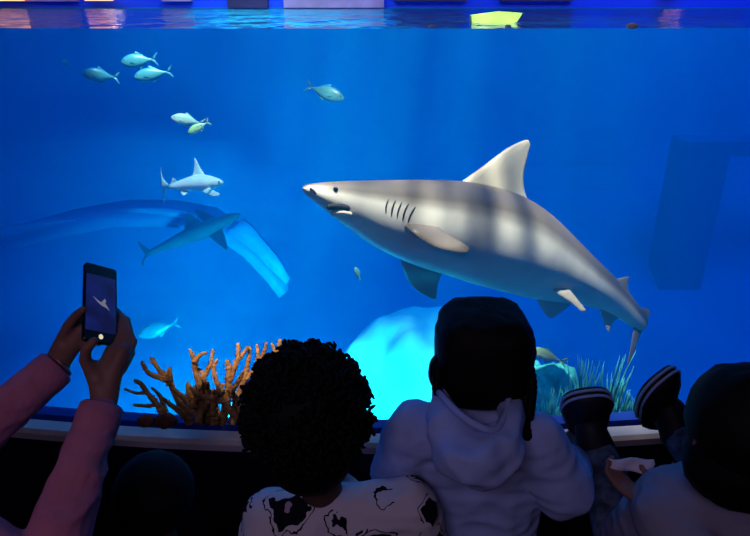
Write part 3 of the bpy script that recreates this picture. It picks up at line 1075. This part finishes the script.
def torso(mb, chest, pel, shL, shR, neck, s, g=0.0):
    rt = (shR - shL).normalized()
    for q in (-1, 0, 1):
        mb.cone(chest + rt * q * .045 * s, .075 * s + g, pel + rt * q * .04 * s, .072 * s + g)
    mb.cone(shL, .038 * s + g, shR, .038 * s + g)
    mb.cone((shL + chest) / 2, .055 * s + g, (shR + chest) / 2, .055 * s + g)
    mb.cone(neck, .035 * s + g * .6, chest, .065 * s + g)


def shoe(root, an, fwd, s, m='rubber', name='shoe', stripes=False, up=V((0, 0, 1)), wide=1.0):
    fwd = V(fwd).normalized()
    up = (V(up) - fwd * V(up).dot(fwd)).normalized()
    rt = fwd.cross(up) * wide
    base = an - up * .048
    mb = MB()
    rings = []
    for q, w, h in ((-.055, .018, .04), (-.045, .030, .065), (-.01, .034, .075), (.03, .035, .060), (.07, .040, .050), (.105, .036, .040), (.125, .024, .030), (.132, .010, .018)):
        c = base + fwd * q * s
        ring = []
        for j in range(14):
            a = 2 * pi * j / 14
            z = sin(a)
            ring.append(c + rt * w * s * cos(a) * (1 if z < 0 else (1 - .25 * z)) + up * s * (max(z, -.55) * h * .5 + h * .5 * .55))
        rings.append(ring)
    mb.rings(rings)
    o = mb.build(name, M[m], root)
    # sole
    pts = []
    for j in range(28):
        a = 2 * pi * j / 28
        x = cos(a)
        y = sin(a)
        wq = .036 + .006 * x
        pts.append((.038 + .100 * math.copysign(abs(x) ** .8, x), wq * math.copysign(abs(y) ** .75, y)))
    lo = [base + fwd * x * s + rt * y * s - up * .010 * s for x, y in pts]
    hi = [base + fwd * x * s + rt * y * s + up * .012 * s for x, y in pts]
    so = MB().rings([lo, hi]).build('sole', M[m], o)
    if stripes:
        for z in (-.002, .010):
            lp = [base + fwd * x * s * 1.012 + rt * y * s * 1.03 + up * z * s for x, y in pts]
            MB().tube(lp, .0030 * s, 6, closed=True).build('stripe', M['stripe'], o)
    return o


def make_person(J, label, skin, top, bottom, s=1.0, fwd=(0, 1, 0), hr=.085, vox=.007, hands=True, sleeve=1.0, shoes=True, topname='shirt', striped=False, g=.014, arm_r=1.0, custom_hand=None, bell=0.0):
    mb = MB()
    H, neck, chest, pel = J['head'], J['neck'], J['chest'], J['pel']
    head_mb(mb, H, fwd, hr, neck, .036 * s)
    torso(mb, chest, pel, J['shL'], J['shR'], neck, s)
    for k in 'LR':
        mb.cone(J['sh' + k], .036 * s * arm_r, J['el' + k], .029 * s * arm_r)
        mb.cone(J['el' + k], .029 * s * arm_r, J['wr' + k], .020 * s * arm_r)
        mb.cone(J['hip' + k], .058 * s, J['kn' + k], .042 * s)
        mb.cone(J['kn' + k], .042 * s, J['an' + k], .027 * s)
        fd = J.get('fd' + k, V((0, 1, 0)))
        mb.cone(J['an' + k] - V((0, 0, .015)) * 0, .024 * s, J['an' + k] + fd * .06 * s - J.get('fu' + k, V((0, 0, 1))) * .02, .018 * s)
        if custom_hand and k in custom_hand:
            custom_hand[k](mb)
        elif hands:
            d = J.get('hd' + k) or (J['wr' + k] - J['el' + k])
            hand(mb, J['wr' + k], d, J.get('hn' + k, V((0, 1, 0))), s * .9, .45, 1 if k == 'L' else -1)
    root = mb.build('person', M[skin], vox=vox, smo=3, origin=(pel.x, pel.y, J.get('base', 0.0)))
    tag(root, label, 'person')
    face_bits(root, H, fwd, hr, skin)
    # top
    mb = MB()
    torso(mb, chest, pel, J['shL'], J['shR'], neck + (chest - neck) * .25, s, g)
    for k in 'LR':
        e = J['el' + k]
        wv_ = e.lerp(J['wr' + k], .93) if sleeve >= 1 else J['sh' + k].lerp(e, sleeve * 1.2)
        if sleeve >= 1:
            mb.cone(J['sh' + k], .040 * s * arm_r + g, e, .036 * s * arm_r + g)
            mb.cone(e, .036 * s * arm_r + g + bell, wv_, .022 * s * arm_r + g)
        else:
            mb.cone(J['sh' + k], .040 * s * arm_r + g, wv_, .040 * s * arm_r + g)
    mb.build(topname, M[top], root, vox=vox, smo=4, wr=(.006, 14))
    mb = MB()
    mb.cone(pel + V((-.035 * s, 0, 0)), .08 * s, pel + V((.035 * s, 0, 0)), .08 * s)
    for k in 'LR':
        mb.cone(J['hip' + k], .066 * s, J['kn' + k], .052 * s)
        mb.cone(J['kn' + k], .052 * s, J['kn' + k].lerp(J['an' + k], .92), .040 * s)
    mb.build('trousers', M[bottom], root, vox=vox, smo=3, wr=(.004, 16))
    if shoes:
        for k in 'LR':
            shoe(root, J['an' + k], J.get('fd' + k, V((0, 1, 0))), J.get('fs', 1.0) * s, stripes=striped, up=J.get('fu' + k, V((0, 0, 1))), name='sneaker' if striped else 'shoe', wide=1.38 if striped else 1.0)
    return root


def kid_joints(H, s, lean=0.0, shw=.125):
    neck = H + V((0, -.015, -.125 * s))
    chest = V((H.x, H.y - .02, H.z - .255 * s))
    pel = V((H.x, H.y - .02 - lean, max(.36, H.z * .50)))
    J = dict(head=H, neck=neck, chest=chest, pel=pel, shL=V((H.x - shw * s, H.y - .02, H.z - .20 * s)), shR=V((H.x + shw * s, H.y - .02, H.z - .20 * s)))
    J.update(standing_legs(pel, s))
    for k, g in (('L', -1), ('R', 1)):
        J['el' + k] = J['sh' + k] + V((g * .05, .0, -.20 * s))
        J['wr' + k] = J['el' + k] + V((g * .0, .10, -.15 * s))
    return J


# ---- curly haired child in the printed shirt
H1 = P(308, 418, 1.15)
J = kid_joints(H1, 1.05, shw=.14)
J['shL'], J['shR'] = P(272, 520, 1.21), P(410, 508, 1.21)
J['neck'] = P(322, 492, 1.20)
J['chest'] = P(338, 560, 1.26)
J['elL'], J['elR'] = J['shL'] + V((-.04, .02, -.2)), J['shR'] + V((.04, .02, -.2))
J['wrL'], J['wrR'] = J['elL'] + V((.02, .12, -.12)), J['elR'] + V((-.02, .12, -.12))
k1 = make_person(J, 'child with a big mop of curly black hair in a white printed shirt', 'skin_dark', 'printed', 'dark_cloth', 1.05, sleeve=.62, hr=.088, topname='printed_shirt', g=.018)
random.seed(3)
mb = MB()
hc = H1 + V((0, -.012, .018))
mb.ell(hc, (.108, .112, .122), 28, 20)
mb.ell(hc + V((0.004, -.02, -.075)), (.080, .078, .070), 24, 16)
for k in range(620):
    u = random.uniform(-.75, 1)
    a = random.uniform(0, 2 * pi)
    r = math.sqrt(1 - u * u)
    d = V((r * cos(a), r * sin(a), u))
    if d.y > .55 and d.z < .35: continue
    p = hc + V((d.x * .107, d.y * .110, d.z * .121))
    if d.z < -.35: p = hc + V((d.x * .088, d.y * .09, d.z * .13))
    t1 = d.orthogonal().normalized()
    t1 = (t1 * cos(a * 7) + d.cross(t1) * sin(a * 7)).normalized()
    t2 = d.cross(t1)
    cr_ = random.uniform(.006, .0105)
    if k % 8 == 0: p = p + d * random.uniform(.002, .008)
    pts = []
    turns = random.uniform(1.0, 1.9)
    for q in range(11):
        w = q / 10
        an = w * turns * 2 * pi
        pts.append(p + d * (cr_ * .8 * sin(an) + .010 * w) + t1 * cr_ * cos(an) + t2 * (w - .5) * .03)
    mb.tube(pts, [.0022] + [.0036] * 9 + [.0018], 5)
mb.build('curly_hair', M['hair_black'], k1)
# collar ring
nk = J['neck'] + V((0.004, .0, -.018))
MB().tube([nk + V((.074 * cos(a), .062 * sin(a) , -.012 + .022 * sin(a))) for a in [2 * pi * q / 32 for q in range(32)]], .010, 8, closed=True).build('collar', mat('collar', (0.55, 0.50, 0.56), .9, .1), k1)

# ---- child in the hooded top
H2 = P(482, 356, 1.26)
J = kid_joints(H2, 1.08, shw=.135)
J['shL'] = P(415, 432, 1.27)
J['shR'] = P(532, 440, 1.25)
J['elL'] = P(398, 475, 1.36)
J['wrL'] = P(425, 440, 1.50)
J['elR'] = P(563, 490, 1.28)
J['wrR'] = P(571, 462, 1.42)
k2 = make_person(J, 'child in a pale hooded top with boxy black hair and braids, seen from behind', 'skin_dark', 'hoodie', 'dark_cloth', 1.08, hr=.088, topname='hooded_top', g=.022)
mb = MB()
hc2 = P(483, 352, 1.25)
mb.ell(hc2, (.094, .097, .100), 36, 24, e=.56)
for k, p in enumerate(mb.v):
    mb.v[k] = p + (p - hc2).normalized() * .006 * NZ.noise(p * 55)
mb.ell(P(439, 372, 1.25), (.022, .03, .04), 14, 10)
mb.build('boxy_hair', M['hair_black'], k2)
for pts in ([(438, 370), (437, 388), (443, 402), (441, 412)], [(522, 372), (526, 392), (524, 412), (527, 436)], [(514, 380), (520, 400), (517, 420)], [(528, 362), (532, 382), (531, 402), (529, 416)]):
    mb = MB()
    w = smooth_poly([P(x, y, 1.20) for x, y in pts], 4)
    for k, p in enumerate(w): mb.ell(p, (.0105, .0105, .012), 10, 8)
    mb.build('braid', M['hair_black'], k2)
mb = MB()
hp = [P(440, 397, 1.22), P(444, 425, 1.16), P(458, 452, 1.12), P(478, 462, 1.10), P(498, 452, 1.12), P(510, 425, 1.16), P(512, 400, 1.22)]
hr_ = [.018, .032, .046, .05, .044, .03, .018]
for i in range(len(hp) - 1): mb.cone(hp[i], hr_[i], hp[i + 1], hr_[i + 1])
mb.cone(P(462, 440, 1.15), .035, P(496, 440, 1.15), .035)
mb.build('hood', M['hoodie'], k2, vox=.006, smo=5, wr=(.012, 13))
MB().tube(smooth_poly([P(439, 392, 1.19), P(455, 410, 1.13), P(474, 424, 1.095), P(494, 430, 1.10), P(505, 416, 1.14), P(509, 398, 1.19)]), .007, 8).build('hood_seam', M['hoodie'], k2)

# ---- toddler low at the left
H4 = P(157, 497, 1.32)
J = kid_joints(H4, .85, shw=.125)
k4 = make_person(J, 'toddler with short dark hair and teal top in the shadow left of the curly head', 'skin_dark', 'teal', 'dark_cloth', .85, hr=.075, topname='teal_top')
mb = MB().ell(H4 + V((0, -.012, .022)), (.083, .088, .086), 26, 18)
for k, p in enumerate(mb.v): mb.v[k] = p + V((0, 0, 1)) * .004 * NZ.noise(p * 60)
mb.build('short_hair', M['hair_black'], k4)

# ---- seated child at the right with raised legs
bx = empty('bench', (.60, .98, 0))
tag(bx, 'low dark bench under the seated child at the lower right', 'bench')
MB().box((.42, .72, .50), (.92, 1.10, .545)).build('seat', M['bench'], bx, False)
for x, y in ((.45, .75), (.89, .75), (.45, 1.07), (.89, 1.07)):
    MB().box((x - .025, y - .025, 0), (x + .025, y + .025, .50)).build('leg', M['bench'], bx, False)
H3 = P(740, 428, 1.02)
anR, anL = P(668, 417, 1.50), P(590, 433, 1.50)
pel = V((.60, 1.00, .625))
J = dict(head=H3, neck=H3 + V((0, .035, -.115)), chest=V((.615, .90, H3.z - .23)), pel=pel,
         shL=V((H3.x - .075, .87, H3.z - .225)), shR=V((H3.x + .12, .87, H3.z - .165)),
         hipL=pel + V((-.06, .01, 0)), hipR=pel + V((.065, .01, 0)), anL=anL, anR=anR,
         base=.545)
J['knL'] = J['hipL'].lerp(anL, .5) + V((0, 0, .015))
J['knR'] = J['hipR'].lerp(anR, .5) + V((.045, -.03, .05))
J['elL'] = P(702, 560, 1.08)
J['wrL'] = P(655, 508, 1.17)
J['elR'] = V((.80, .93, H3.z - .33))
J['wrR'] = V((.74, 1.06, H3.z - .36))
J['fs'] = 1.16
J['fdL'] = V((-.26, -.55, .80)).normalized()
J['fuL'] = V((.05, -.80, -.60))
J['fdR'] = V((-.22, -.50, .84)).normalized()
J['fuR'] = V((.55, -.70, -.45))


def hand3(mb):
    hand(mb, J['wrL'], P(612, 476, 1.24) - J['wrL'], V((-.2, .3, .9)), .85, .5, 1)


k3 = make_person(J, 'black-haired child in a light top at the right edge with both sneakered feet kicked up', 'skin_brown', 'light_top', 'print_cloth', .95, fwd=(-.12, 1, -.1), hr=.084, topname='light_top', striped=True, custom_hand={'L': hand3}, vox=.0065)
for kk in 'LR':
    w_ = J['an' + kk]
    MB().cone(w_.lerp(J['kn' + kk], .35), .046, w_ + J['fd' + kk] * .035, .036, 16).build('sock', M['rubber'], k3)
mb = MB().ell(H3 + V((0, -.012, .020)), (.090, .096, .098), 30, 20)
mb.ell(H3 + V((.0, -.02, -.05)), (.088, .082, .08), 24, 16)
for k, p in enumerate(mb.v): mb.v[k] = p + (p - H3).normalized() * .006 * NZ.noise(p * 50)
mb.build('black_hair', M['hair_black'], k3)
# paper in the hand
c = P(628, 466, 1.235)
mb = MB()
vs, fs = [], []
for i in range(9):
    for j in range(5):
        p = P(609 + i * 5.6 + 1.5 * sin(j * 1.7), 459 + j * (2.2 + i * .28) + 1.2 * sin(i * 1.1), 1.235 + .006 * sin(i * 1.3 + j))
        vs.append(p)
N = len(vs)
vs += [p + V((0, .003, -.001)) for p in vs]
for i in range(8):
    for j in range(4):
        q = i * 5 + j
        fs += [(q, q + 1, q + 6, q + 5), (N + q, N + q + 5, N + q + 6, N + q + 1)]
for i in range(8):
    fs += [(i * 5, i * 5 + 5, N + i * 5 + 5, N + i * 5), (i * 5 + 4, N + i * 5 + 4, N + i * 5 + 9, i * 5 + 9)]
for j in range(4):
    fs += [(j, N + j, N + j + 1, j + 1), (40 + j, 41 + j, N + 41 + j, N + 40 + j)]
mb.add(vs, fs)
tag(mb.build('paper_slip', M['paper'], smooth=True), 'crumpled pale slip of paper in the hand of the child with raised feet', 'paper')

# ---- person at the left holding the phone
PD = 1.15
J = dict(head=V((-.93, .80, 1.235)), neck=V((-.93, .77, 1.11)), chest=V((-.93, .73, .95)), pel=V((-.93, .72, .63)),
         shL=V((-1.08, .73, 1.03)), shR=V((-.78, .73, 1.03)),
         elL=P(-75, 478, 1.06), wrL=P(58, 366, 1.20), elR=P(42, 585, .97), wrR=P(103, 404, 1.12))
J.update(standing_legs(J['pel'], 1.1))


def chain(mb, pts, r0, r1):
    w = [P(*p) for p in pts]
    n = len(w) - 1
    for i in range(n):
        mb.cone(w[i], r0 + (r1 - r0) * i / n, w[i + 1], r0 + (r1 - r0) * (i + 1) / n, 10)


def handR(mb):
    chain(mb, [(103, 404, 1.12), (100, 378, 1.125)], .021, .021)
    chain(mb, [(106, 404, 1.12), (113, 372, 1.13), (122, 352, 1.14)], .020, .016)
    chain(mb, [(103, 395, 1.12), (107, 370, 1.13), (112, 352, 1.145)], .020, .015)
    chain(mb, [(98, 380, 1.12), (92, 368, 1.12)], .019, .016)
    chain(mb, [(113, 354, 1.145), (122, 334, 1.17), (122, 318, 1.205), (114, 309, 1.228)], .0105, .0078)      # index
    chain(mb, [(120, 354, 1.14), (129, 334, 1.17), (126, 320, 1.200), (114, 318, 1.222)], .0105, .0078)       # middle
    chain(mb, [(124, 360, 1.14), (133, 342, 1.165), (127, 331, 1.195), (113, 330, 1.212)], .0100, .0076)      # ring
    chain(mb, [(122, 370, 1.14), (131, 354, 1.16), (126, 344, 1.185), (112, 342, 1.200)], .0090, .0070)      # little
    chain(mb, [(93, 374, 1.115), (85, 360, 1.105), (86, 349, 1.095), (94, 341, 1.095)], .0125, .0085)           # thumb


def handL(mb):
    chain(mb, [(58, 366, 1.20), (66, 346, 1.195)], .021, .024)
    chain(mb, [(60, 362, 1.20), (74, 342, 1.19), (82, 330, 1.19)], .020, .017)
    chain(mb, [(56, 358, 1.20), (66, 336, 1.19), (76, 322, 1.19)], .018, .014)
    chain(mb, [(62, 340, 1.185), (68, 326, 1.17), (76, 316, 1.155), (83, 310, 1.14)], .0115, .0082)             # thumb
    chain(mb, [(76, 324, 1.19), (87, 314, 1.205), (97, 310, 1.21), (104, 312, 1.212)], .0100, .0076)
    chain(mb, [(80, 330, 1.19), (91, 322, 1.20), (101, 320, 1.205), (107, 322, 1.205)], .0100, .0076)
    chain(mb, [(82, 338, 1.19), (92, 332, 1.195), (101, 330, 1.195), (106, 333, 1.195)], .0095, .0074)
    chain(mb, [(80, 346, 1.19), (88, 342, 1.19), (95, 341, 1.185), (99, 343, 1.185)], .0085, .0068)


k0 = make_person(J, 'person in a dusky pink sweater at the left raising a phone with both hands', 'skin_brown', 'pink_knit', 'dark_cloth', 1.12, hr=.092, topname='pink_sweater', custom_hand={'L': handL, 'R': handR}, vox=.0042, g=.010, arm_r=1.0, bell=.004)
mb = MB().ell(J['head'] + V((0, -.015, .02)), (.102, .105, .105), 26, 18)
mb.ell(J['head'] + V((0, -.05, -.10)), (.085, .06, .14), 20, 14)
for k, p in enumerate(mb.v): mb.v[k] = p + V((1, 1, 0)) * .004 * NZ.noise(p * 60)
mb.build('dark_hair', M['hair_black'], k0)
wl, el = J['wrL'], J['elL']
axb = (wl - el).normalized()
a1 = axb.orthogonal().normalized()
a2 = axb.cross(a1)
MB().tube([wl + axb * .004 + (a1 * cos(q) + a2 * sin(q)) * .0255 for q in [2 * pi * i / 24 for i in range(24)]], .004, 8, closed=True).build('bracelet', M['bracelet'], k0)
for kk in 'LR':          # ribbed cuffs
    w_, e_ = J['wr' + kk], J['el' + kk]
    ax_ = (w_ - e_).normalized()
    p0 = e_.lerp(w_, .93)
    b1 = ax_.orthogonal().normalized()
    b2 = ax_.cross(b1)
    rr = []
    for i, (q, r) in enumerate(((-.045, .034), (-.03, .0375), (-.005, .0385), (.014, .0375), (.018, .034), (.012, .028), (-.02, .027))):
        rr.append([p0 + ax_ * q + (b1 * cos(a) + b2 * sin(a)) * r * (1 + .02 * (j % 2)) for j, a in enumerate([2 * pi * j / 36 for j in range(36)])])
    MB().rings(rr).build('cuff', M['pink_knit'], k0)

# ---- the phone
tl, tr_, bl, br_ = P(79.5, 261.5, 1.19), P(113.5, 270, 1.236), P(87, 341, 1.116), P(119, 347, 1.162)
cx = (tl + tr_ + bl + br_) / 4
ux = ((tr_ - tl) + (br_ - bl)).normalized()
uy = ((tl - bl) + (tr_ - br_))
uy = (uy - ux * uy.dot(ux)).normalized()
uz = ux.cross(uy)
if uz.dot(CAM - cx) < 0: uz = -uz
pw, ph = ((tr_ - tl).length + (br_ - bl).length) / 4, ((tl - bl).length + (tr_ - br_).length) / 4


def rr_loop(w, h, r, z, n=5):
    out = []
    for sx, sy, a0 in ((1, 1, 0), (-1, 1, pi / 2), (-1, -1, pi), (1, -1, 3 * pi / 2)):
        for k in range(n + 1):
            a = a0 + pi / 2 * k / n
            out.append(cx + ux * (sx * (w - r) + r * cos(a)) + uy * (sy * (h - r) + r * sin(a)) + uz * z)
    return out


ph_root = empty('phone', cx)
tag(ph_root, 'dark smartphone held up with a photo of the tank on its screen', 'phone')
MB().rings([rr_loop(pw - .0012, ph - .0012, .006, -.0042), rr_loop(pw, ph, .007, -.003), rr_loop(pw, ph, .007, .003), rr_loop(pw - .0012, ph - .0012, .006, .0042)]).build('case', M['phone_black'], ph_root, False)


def scr(u, v, z): return cx + ux * u * pw + uy * v * ph + uz * z


def plate(pts, z0, z1, name, m, parent):
    return MB().rings([[scr(a, b, z0) for a, b in pts], [scr(a, b, z1) for a, b in pts]]).build(name, m, parent, False)


so = plate([(-.90, -.74), (.88, -.74), (.88, .70), (-.90, .70)], .0042, .0048, 'screen', M['screen'], ph_root)
plate([(-.50, .12), (-.15, .03), (.10, -.01), (.20, .03), (.52, -.17), (.30, -.11), (.05, -.08), (-.20, -.01)], .0048, .0051, 'shark_image', M['screen_shark'], so)
plate([(.02, .02), (.22, .12), (.30, .05), (.14, -.04)], .0048, .0051, 'shark_fin_image', M['screen_shark'], so)
plate([(.0 + .13 * cos(q), -.86 + .06 * sin(q)) for q in [2 * pi * i / 14 for i in range(14)]], .0042, .0049, 'shutter_button', M['screen_button'], ph_root)
plate([(.45 + .05 * cos(q), .86 + .022 * sin(q)) for q in [2 * pi * i / 10 for i in range(10)]], .0042, .0047, 'front_lens', M['phone_lens'], ph_root)
